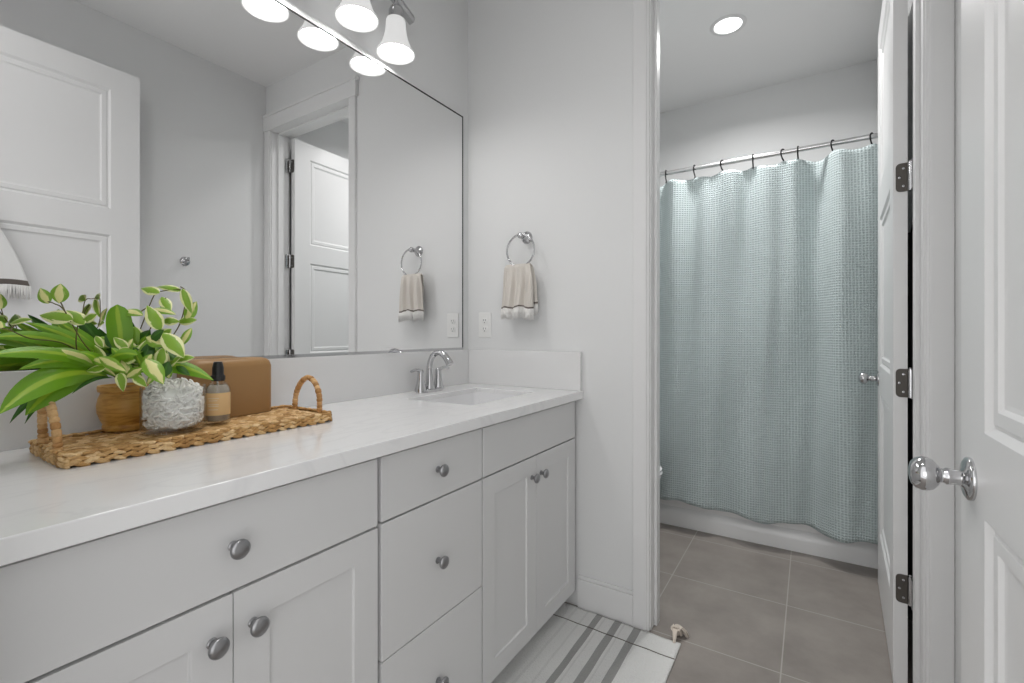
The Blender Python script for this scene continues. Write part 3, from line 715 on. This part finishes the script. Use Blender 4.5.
def braid(bm, path, total, z, amp, rad, pitch, strands=3, closed=True, ph0=0):
    k = max(1, round(total / pitch)); 
    for st in range(strands):
        pts = []; rs = []
        for p, nrm, s in path:
            a = 2 * pi * (k * s / total + st / strands) + ph0
            pts.append(p + nrm * (amp * .75 * sin(a)) + Vector((0, 0, z + amp * .9 * cos(a)))); rs.append(rad * (1 + .18 * sin(s * 190 + st * 2)))
        tube(pts, rs, 6, closed, bm, sx=1.15)
rw = random.Random(21)
def chunk(bm, p, d, up, L, r, flat=.8):
    """one plump strand bend of the braid: a tapered ellipsoid along d"""
    d = d.normalized(); sd = d.cross(up).normalized(); u2 = sd.cross(d)
    rr = []
    for q, k in ((-.92, .38), (-.55, .84), (0, 1), (.55, .84), (.92, .38)):
        rr.append([bm.verts.new(p + d * (q * L / 2) + sd * (k * r * cos(2 * pi * j / 7)) + u2 * (k * r * flat * sin(2 * pi * j / 7))) for j in range(7)])
    for A, B in zip(rr, rr[1:]):
        for j in range(7): bm.faces.new((A[j], A[(j + 1) % 7], B[(j + 1) % 7], B[j]))
    bm.faces.new(rr[0][::-1]); bm.faces.new(rr[-1])
def plait(bm, path, z, step, L, r, tilt, face='out'):
    last = -1; i = 0
    for (p, nrm, s_), (p2, _, _) in zip(path, path[1:] + path[:1]):
        if s_ < last + step: continue
        last = s_; i += 1; t = (p2 - p).normalized(); Z = Vector((0, 0, 1)); sg = 1 if i % 2 else -1
        ax = Z if face == 'out' else nrm
        d = t * cos(tilt) + ax * (sin(tilt) * sg)
        chunk(bm, p + Vector((0, 0, z)) + ax * (sg * r * .38) + Vector((rw.uniform(-1, 1), rw.uniform(-1, 1), rw.uniform(-1, 1))) * .0006, d, nrm if face == 'out' else Z, L * rw.uniform(.9, 1.12), r * rw.uniform(.85, 1.1))
core_m = mat('gap_shade_brown', (.14, .065, .02), .8)  # dark brown puts shade into the gaps between the braid strands
bx('tray_core', (-tw / 2 + .012, tw / 2 - .012, -tl / 2 + .012, tl / 2 - .012, .0025, .0145), core_m, tray)
bm = bmesh.new(); pth, tot = rrect(tw / 2 - .006, tl / 2 - .006, .018, 900)
plait(bm, pth, .0070, .0125, .026, .0052, R(17)); link('lower_braid', bm, M['fibre'], tray, 180)
bm = bmesh.new(); pth, tot = rrect(tw / 2 - .0062, tl / 2 - .0062, .018, 900)
plait(bm, pth, .0165, .0115, .023, .0044, R(14)); link('middle_braid', bm, M['fibre'], tray, 180)
bm = bmesh.new(); pth, tot = rrect(tw / 2 - .0085, tl / 2 - .0085, .016, 900)
plait(bm, pth, .0230, .0105, .021, .0046, R(20), 'up'); link('rim_braid', bm, M['fibre'], tray, 180)
bm = bmesh.new(); nrow = 14
for r_ in range(nrow):
    x = -tw / 2 + .021 + (tw - .042) * r_ / (nrow - 1); n_ = 500
    path = [(Vector((x, -tl / 2 + .016 + (tl - .034) * i / n_, 0)), Vector((1, 0, 0)), (tl - .034) * i / n_ + rw.random() * 0) for i in range(n_ + 1)]
    plait(bm, path[:-1], .0160, .0130, .025, .0052, R(20), 'up')
link('woven_base', bm, M['fibre'], tray, 180)
for s in (-1, 1):
    bm = bmesh.new(); y = s * (tl / 2 - .012)
    H = .098; hw = .056 if s > 0 else .045
    path = smooth_path([(-hw, y, .012), (-hw * 1.02, y, .035), (-hw * .93, y + s * .002, .068), (-hw * .55, y + s * .004, H), (0, y + s * .004, H + .013), (hw * .55, y + s * .004, H), (hw * .93, y + s * .002, .068), (hw * 1.02, y, .035), (hw, y, .012)], 14)
    n_ = len(path)
    tube(path, .0056, 10, False, bm)
    i = 0
    while i < n_ - 2:
        k = rw.choice((3, 4, 4, 5)); seg_ = path[i:i + k + 1]
        if len(seg_) > 2: tube(seg_, [.0060] + [.0074 + rw.uniform(-.0005, .0006)] * (len(seg_) - 2) + [.0060], 12, False, bm)
        i += k
    link('handle', bm, M['fibre2'], tray, 60)
FZ = ZT + .0220      # top of the tray floor

# ---------------------------------------------------------------- wooden pot with plants
PX, PY = -1.290, .424
pl = thing('potted_plant', 'leafy green and cream variegated plant in a wooden bowl on the tray', 'plant', (PX, PY, FZ))
prof = [(0, 0), (.044, 0), (.0465, .003), (.0465, .010), (.0445, .0135), (.050, .024), (.0555, .040), (.0565, .055), (.054, .070), (.0500, .080), (.0495, .083), (.0545, .086), (.0555, .092), (.0545, .098), (.049, .098), (.048, .088), (0, .086)]
prof = [(r * .9, z * 1.0) for r, z in prof]
pot = link('pot', lathe(prof, 48, False), M['wood'], pl, 45)
def bp3(px, py, D):
    lat = (px - 512) / F * D; c, s = cos(YAW), sin(YAW)
    return Vector((lat * c - D * s, lat * s + D * c, CZ - (py - 333) / F * D)) - Vector((PX, PY, FZ))
def Pc(cx, cy, D): return bp3(cx / 2.926, 260 + cy / 2.926, D)
VIEW = Vector((.88, -.47, 0.0))     # towards the room
def leaf(bm, base, tip, wid, bow, face, shape='oval', nseg=12, curl=.25, lift=0):
    """blade from base to tip, bowed by vector bow, broad side looking along face"""
    uvl = bm.loops.layers.uv['UVMap']; base, tip = Vector(base), Vector(tip); mid = (base + tip) / 2 + Vector(bow)
    pts = bez(base, mid * 2 - (base + tip) / 2, tip, nseg + 1); rows = []
    for i, p in enumerate(pts):
        t = i / nseg
        d = (pts[min(i + 1, nseg)] - pts[max(i - 1, 0)]).normalized()
        sd = d.cross(Vector(face)); sd = sd.normalized() if sd.length > 1e-4 else d.orthogonal().normalized(); nn = sd.cross(d).normalized()
        if shape == 'oval': h = (sin(pi * t ** .85) ** .75) * (1 - .12 * t)
        elif shape == 'strap': h = min(1, (t / .35) ** .7) * (1 - max(0, (t - .55) / .45) ** 2.2) * .98 + .02
        else: h = min(1, .35 + t * 1.6) * (1 - max(0, (t - .6) / .4) ** 2.6) ** .6
        h = max(h, .02) * wid / 2
        rows.append([(bm.verts.new(p + sd * h * v - nn * (curl * h * abs(v) ** 1.3)), t, v) for v in (-1, -.5, 0, .5, 1)])
    ou = rn.uniform(0, 50)
    for a, b2 in zip(rows, rows[1:]):
        for k in range(4):
            f = bm.faces.new((a[k][0], a[k + 1][0], b2[k + 1][0], b2[k][0]))
            for lp, q in zip(f.loops, (a[k], a[k + 1], b2[k + 1], b2[k])): lp[uvl].uv = (q[1] + ou, q[2])
rn = random.Random(11)
UP = Vector((0, 0, 1)); FC = (VIEW + UP * .9).normalized()
core = lambda: Pc(345 + rn.uniform(-25, 45), 350 + rn.uniform(-6, 8), .985)
strap = bmesh.new(); dark = bmesh.new(); vari = bmesh.new(); cream = bmesh.new(); stems = bmesh.new()
for b_ in (strap, dark, vari, cream, stems): b_.loops.layers.uv.new('UVMap')
K = 1 / 2.926 / F     # metres per crop pixel per metre of depth
def ST(b0, t0, w_, D0, D1, bowpx=(0, 0), bmx=None, f=None, curl=.3):
    a, t = Pc(*b0, D0), Pc(*t0, D1); D = (D0 + D1) / 2
    bw = Pc(500 + bowpx[0], 300 + bowpx[1], D) - Pc(500, 300, D)
    leaf(bmx or strap, a, t, w_ * 0.95 * K * D, bw, ((f or FC) + VIEW * .6).normalized(), 'strap', 16, curl)
# long strap leaves sweeping left
ST((335, 330), (-40, 228), 40, .98, .80, (10, -45), f=(VIEW + UP * .5).normalized())
ST((330, 335), (-60, 285), 42, .97, .74, (10, -40), f=(VIEW + UP * .6).normalized())
ST((330, 340), (55, 320), 46, .97, .82, (20, -38), f=(VIEW + UP * .7).normalized())
ST((320, 345), (-5, 452), 80, .95, .76, (-10, -55), f=(VIEW * 1.2 + UP * .4).normalized())
ST((300, 335), (74, 455), 72, .95, .82, (-6, -34), f=(VIEW + UP * .15).normalized())
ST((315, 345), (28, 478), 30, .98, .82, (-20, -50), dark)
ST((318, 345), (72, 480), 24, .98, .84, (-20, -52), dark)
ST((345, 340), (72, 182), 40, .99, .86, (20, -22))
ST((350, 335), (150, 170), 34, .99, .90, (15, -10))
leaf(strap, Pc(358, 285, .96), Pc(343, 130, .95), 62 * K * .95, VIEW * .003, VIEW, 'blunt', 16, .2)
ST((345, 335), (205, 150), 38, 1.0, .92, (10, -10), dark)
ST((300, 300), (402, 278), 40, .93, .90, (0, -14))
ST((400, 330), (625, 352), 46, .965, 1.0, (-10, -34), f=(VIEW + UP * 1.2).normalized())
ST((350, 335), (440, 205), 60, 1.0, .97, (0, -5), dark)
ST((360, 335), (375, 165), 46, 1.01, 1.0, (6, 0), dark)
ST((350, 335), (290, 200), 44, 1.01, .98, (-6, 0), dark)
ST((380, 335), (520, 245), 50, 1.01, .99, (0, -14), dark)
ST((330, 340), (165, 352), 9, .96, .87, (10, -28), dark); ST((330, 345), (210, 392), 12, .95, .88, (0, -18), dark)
ST((390, 340), (560, 215), 20, 1.0, 1.03, (0, -10), cream, curl=.1)
ST((335, 340), (235, 270), 40, .96, .86, (0, -16)); ST((340, 340), (120, 262), 34, .95, .84, (10, -20), cream)
# variegated ovals: centre, direction (deg, up = 90), length, width, depth, kind
V_ = [(130, 105, 118, 52, 36, .86, cream), (175, 98, 85, 58, 44, .86, cream), (165, 168, 172, 100, 50, .86, vari), (220, 168, 140, 66, 46, .87, vari), (262, 170, 28, 50, 26, .88, vari),
      (62, 180, 10, 66, 24, .80, vari), (4, 190, 100, 24, 18, .78, cream), (440, 90, 165, 56, 34, .98, vari), (495, 85, 170, 74, 26, 1.0, vari), (486, 130, -60, 52, 32, .99, vari),
      (390, 155, -15, 60, 34, .97, cream), (450, 170, 118, 84, 46, .94, vari), (478, 152, -12, 76, 28, .97, cream), (547, 120, -70, 78, 30, .99, vari), (560, 150, 62, 66, 36, 1.0, cream),
      (548, 178, 5, 56, 30, 1.0, vari), (500, 180, 0, 54, 30, .98, vari), (508, 250, -50, 96, 52, .93, vari), (545, 225, 58, 62, 26, .97, cream), (462, 238, -20, 74, 46, .94, cream),
      (452, 326, -55, 92, 52, .89, cream), (478, 222, 40, 62, 40, .95, vari), (400, 228, 100, 70, 50, .98, vari), (330, 305, -28, 92, 34, .89, cream), (300, 298, -15, 64, 28, .90, cream),
      (356, 358, -80, 56, 30, .90, vari), (392, 330, 30, 56, 30, .91, cream), (420, 262, 70, 62, 34, .94, vari), (505, 300, 35, 62, 36, .95, vari), (380, 290, 20, 60, 34, .92, vari),
      (430, 300, 60, 58, 34, .92, cream), (540, 290, 10, 60, 30, .98, vari), (472, 285, 80, 60, 38, .93, vari), (410, 355, -40, 52, 30, .91, vari), (350, 270, 20, 62, 36, .93, vari),
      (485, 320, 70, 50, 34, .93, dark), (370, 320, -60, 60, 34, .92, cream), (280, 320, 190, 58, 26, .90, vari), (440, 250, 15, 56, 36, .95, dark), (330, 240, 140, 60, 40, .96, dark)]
for cx, cy, a, ln, wd, D, tgt in V_:
    a = R(a); dx, dy = cos(a) * ln / 2, -sin(a) * ln / 2; j = rn.uniform(-.02, .02)
    b0, t0 = Pc(cx - dx, cy - dy, D), Pc(cx + dx, cy + dy, D + j)
    fc = (VIEW + UP * rn.uniform(.1, .8) + Vector((rn.uniform(-.25, .25), rn.uniform(-.25, .25), 0))).normalized()
    leaf(tgt, b0, t0, wd * K * D, fc * ln * K * D * .12, fc, 'oval', 10, .3)
for q in range(85):
    cx, cy = 395 + rn.gauss(0, 62), 292 + rn.gauss(0, 34)
    if cy > 352 or cx > 540 or cx < 250: continue
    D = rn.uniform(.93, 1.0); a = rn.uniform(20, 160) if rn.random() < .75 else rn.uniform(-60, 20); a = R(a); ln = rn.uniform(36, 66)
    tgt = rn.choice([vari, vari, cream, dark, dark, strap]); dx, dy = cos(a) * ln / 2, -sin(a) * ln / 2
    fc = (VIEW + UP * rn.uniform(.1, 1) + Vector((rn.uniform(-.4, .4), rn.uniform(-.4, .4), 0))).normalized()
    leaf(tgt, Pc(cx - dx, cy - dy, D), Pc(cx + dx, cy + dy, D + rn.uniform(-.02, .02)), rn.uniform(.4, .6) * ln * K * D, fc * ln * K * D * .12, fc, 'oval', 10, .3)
def stem(pts, r=.0011):
    q = [Pc(x, y, D) for x, y, D in pts]; tube(smooth_path(q, 6), r, 6, bm=stems)
stem([(350, 350, .985), (400, 230, .99), (450, 105, .985), (470, 92, 1.0), (530, 85, 1.0)])
stem([(370, 350, .985), (470, 260, .97), (525, 190, 1.0), (545, 100, 1.0), (528, 78, 1.0)])
stem([(345, 345, .98), (236, 290, .92), (228, 190, .88), (262, 170, .88)])
stem([(345, 345, .98), (250, 250, .90), (190, 150, .86), (160, 128, .86), (140, 122, .86)])
stem([(190, 150, .86), (178, 124, .86)]); stem([(340, 345, .98), (200, 250, .9), (90, 230, .82), (30, 205, .79), (5, 200, .78)]); stem([(30, 205, .79), (45, 188, .80)])
stem([(360, 350, .985), (440, 270, .95), (460, 200, .95), (440, 140, .97), (400, 160, .97)]); stem([(360, 350, .985), (430, 310, .9), (438, 290, .9)]); stem([(370, 350, .985), (450, 250, .95), (480, 215, .93)])
stem([(345, 350, .98), (290, 320, .93), (170, 350, .87)]); stem([(360, 345, .98), (420, 240, .98), (470, 140, .98), (486, 110, .99)])
for nme, b_, m_ in (('strap_foliage', strap, 'leaf'), ('dark_foliage', dark, 'leafd'), ('cream_edged_foliage', vari, 'leafv'), ('cream_hearted_foliage', cream, 'leafc'), ('stems', stems, 'stem')):
    if nme == 'dark_foliage': nme = 'dark_green_foliage'  # leaves in the darker green material
    # keep clear of the mirror
    lim = WX + .012 - PX
    for v in b_.verts:
        if v.co.x < lim: v.co.x = lim + (lim - v.co.x) * .15
    link(nme, b_, M[m_], pl, 180)
link('soil', lathe([(0, .092), (.03, .0925), (.0432, .089)], 24, False), M['soil'], pl, 60)

# ---------------------------------------------------------------- glass vase with white petal ball
JX, JY = -1.172, .470
jar = thing('glass_vase', 'round clear glass vase on the tray in front of the plant', 'vase', (JX, JY, FZ))
prof = [(0, 0), (.052, 0), (.057, .003), (.0595, .010), (.0595, .096), (.0585, .098), (.0575, .096), (.0575, .012), (.053, .0085), (0, .0085)]
bm = lathe(prof, 56, False); bmesh.ops.remove_doubles(bm, verts=bm.verts, dist=1e-6); link('glass', bm, M['glass'], jar, 45)
bm = bmesh.new(); cz = .056
rp = random.Random(5)
for q in range(640):
    th = rp.uniform(0, 2 * pi); ph = math.acos(rp.uniform(-1, 1)); d = Vector((sin(ph) * cos(th), sin(ph) * sin(th), cos(ph)))
    hd_ = d.orthogonal().normalized(); hd_.rotate(Matrix.Rotation(rp.uniform(0, 2 * pi), 3, d))
    k_ = 1 / max(abs(d.z) ** 5 + (d.x ** 2 + d.y ** 2) ** 2.5, 1e-4) ** (1 / 5)      # fills out a squarish round body
    L_ = rp.uniform(.012, .020); cv = rp.uniform(.006, .016); pts = []
    c0 = Vector((0, 0, cz)) + Vector((d.x * .036 * k_, d.y * .036 * k_, d.z * (.036 if d.z < 0 else .034) * k_))
    for i in range(6):
        t = i / 5; p = c0 + d * L_ * sin(t * 1.9) + hd_ * cv * t * t * 1.6
        rad = Vector((p.x, p.y)).length
        if rad > .0528: p.x *= .0528 / rad; p.y *= .0528 / rad
        p.z = max(p.z, .0125); pts.append(p)
    r0 = rp.uniform(.0021, .0031); tube(pts, [r0 * .9, r0, r0 * 1.1, r0 * 1.15, r0, r0 * .55], 6, bm=bm)
lathe([(0, .013), (.034, .0135), (.045, .022), (.0475, .04), (.0475, .065), (.045, .082), (.036, .094), (.020, .100), (0, .102)], 28, False, bm)
o = link('paper_flower_ball', bm, M['petal'], smooth=180); o.location = (JX, JY, FZ)
tag(o, 'white shaggy ball of curled petals filling the glass vase', 'ornament')

# ---------------------------------------------------------------- bottle
BX_, BY_ = -1.186, .567
bt = thing('spray_bottle', 'small clear bottle with black cap and tan label between the vase and the brown box', 'bottle', (BX_, BY_, FZ), R(-58))
prof = [(0, .001), (.022, 0), (.0255, .003), (.0262, .008), (.0262, .078), (.0245, .086), (.019, .094), (.0135, .099), (.0115, .102), (.0115, .110), (.0095, .110), (.0095, .101), (.0175, .091), (.0235, .082), (.0245, .076), (.0245, .010), (.022, .006), (0, .006)]
bm = lathe(prof, 40, False); bmesh.ops.remove_doubles(bm, verts=bm.verts, dist=1e-6); link('glass_body', bm, M['glassb'], bt, 45)
bm = bmesh.new(); 
def arcstrip(bm, r, a0, a1, z0, z1, n=24, mi=0):
    pr2 = None
    for i in range(n + 1):
        a = R(a0 + (a1 - a0) * i / n); c = (bm.verts.new((r * cos(a), r * sin(a), z0)), bm.verts.new((r * cos(a), r * sin(a), z1)))
        if pr2: bm.faces.new((pr2[0], c[0], c[1], pr2[1])).material_index = mi
        pr2 = c
arcstrip(bm, .0265, -105, 105, .021, .073); lb = link('label', bm, M['label'], bt, 60)
bm = bmesh.new()
for z, a in ((.060, 26), (.055, 20), (.046, 26), (.042, 24), (.034, 22)): arcstrip(bm, .0267, -a + 10, a + 10, z, z + .0014, 10)
link('print', bm, M['labelp'], lb, 60)
capb = lathe([(0, .1), (.0135, .1), (.0145, .102), (.0145, .112), (.0125, .114), (.0120, .116), (.0120, .131), (.0112, .134), (.0095, .143), (.008, .145), (0, .1455)], 32, False)
for k in range(20):
    a = 2 * pi * k / 20; box(capb, .0141 * cos(a) - .0007, .0141 * cos(a) + .0007, .0141 * sin(a) - .0007, .0141 * sin(a) + .0007, .102, .112)
link('cap', capb, M['blackp'], bt, 45)
link('liquid', lathe([(0, .0065), (.0215, .007), (.024, .011), (.024, .075), (.022, .084), (.017, .091), (0, .0915)], 32, False), M['liquid'], bt, 45)
tub_ = link('dip_tube', tube([(0, 0, .008), (.002, 0, .1)], .0017, 8), M['plate'], bt, 60)

# ---------------------------------------------------------------- tissue box cover
tbx = thing('tissue_box', 'tan brown rounded tissue box cover at the right end of the tray', 'tissue box', (-1.289, .637, FZ - .001), R(2.0))
bm = bmesh.new(); hx, hy, H = .046, .102, .148; rgs = []
for i_, z in ((.0, 0), (0, H - .022), (.0035, H - .010), (.010, H - .003), (.020, H)):
    rgs.append(ringrect(-hx + i_, hx - i_, -hy + i_, hy - i_, z, max(.004, .018 - i_ * .5), 6))
sl = ringrect(-.006, .006, -.05, .05, H + .0005, .0058, 6); s2 = ringrect(-.006, .006, -.05, .05, H - .012, .0058, 6)
rgs += [sl, s2]
for a, b2 in zip(rgs, rgs[1:]):
    for k in range(len(a)): bm.faces.new((a[k], a[(k + 1) % len(a)], b2[(k + 1) % len(a)], b2[k]))
bm.faces.new(rgs[0][::-1]); bm.faces.new(s2); bmesh.ops.recalc_face_normals(bm, faces=bm.faces)
link('box_shell', bm, M['box'], tbx, 50)
bx('slot_lining', (-.005, .005, -.049, .049, H - .0115, H - .010), M['dark'], tbx)

# ---------------------------------------------------------------- rug and tassel
rug = thing('striped_rug', 'white cotton rug with three grey stripes along the vanity', 'rug', (0, 0, 0))
bm = bmesh.new(); RX0, RX1, RY0, RY1 = -.872, -.390, .55, 1.752
bands = [(RX0, 'rug')]
edges = [(-.872, 0), (-.800, 2), (-.790, 0), (-.752, 2), (-.744, 0), (-.711, 1), (-.687, 0), (-.677, 2), (-.671, 0), (-.637, 1), (-.609, 0), (-.600, 2), (-.594, 0), (-.562, 1), (-.534, 0)]
xsr = []; mi_ = []
e2 = edges + [(RX1, 0)]
for (xa, m_), (xb, _) in zip(e2, e2[1:]):
    n_ = max(1, int((xb - xa) / .012))
    for k in range(n_): xsr.append(xa + (xb - xa) * k / n_); mi_.append(m_)
xsr.append(RX1); NYR = 110
def rugp(x, y):
    w_ = .0035 * sin(y * 16 + x * 5) ; bend = -.035 * max(0, (x + .5) / .12) ** 2 * 0
    wob = .0015 * sin(y * 5 + 1) * (x - RX0) / .5
    yy = y; 
    if y > 1.5: yy = y - .008 * ((x - RX0) / .5)
    return Vector((x + wob, yy, .0075 + .0018 * sin(x * 60 + y * 11) * sin(y * 23)))
G = [[bm.verts.new(rugp(x, RY0 + (RY1 - RY0) * j / NYR)) for j in range(NYR + 1)] for x in xsr]
for i in range(len(xsr) - 1):
    for j in range(NYR):
        f = bm.faces.new((G[i][j], G[i + 1][j], G[i + 1][j + 1], G[i][j + 1])); f.material_index = mi_[i]
ob = link('rug_cloth', bm, [M['rug'], M['rugs'], M['rugl']], rug, 180); md = ob.modifiers.new('s', 'SOLIDIFY'); md.thickness = .006
link('seam', tube([rugp(RX0 + (RX1 - RX0) * i / 40, 1.655) + Vector((0, 0, .0008)) for i in range(41)], .0016, 6), M['stripe'], rug, 60)
bm = bmesh.new(); rt = random.Random(2)
for k in range(26):
    a = rt.uniform(-.9, .9); o_ = Vector((rt.uniform(-.008, .008), rt.uniform(-.006, .006), 0))
    tube([Vector((-.412, 1.735, .008)) + o_ * .2, Vector((-.417, 1.765, .036)) + o_, Vector((-.416 + .010 * a, 1.788, .040)) + o_ * 1.3, Vector((-.411 + .017 * a, 1.802, .022)) + o_ * 1.5, Vector((-.408 + .022 * a, 1.800 + .006 * a, .004)) + o_ * 1.6], .0033, 5, bm=bm)
tube([Vector((-.416 + .015 * cos(t_), 1.772, .036 + .010 * sin(t_))) for t_ in [2 * pi * k / 16 for k in range(16)]], .003, 6, True, bm)
link('corner_tassel', bm, M['rope'], rug, 180)
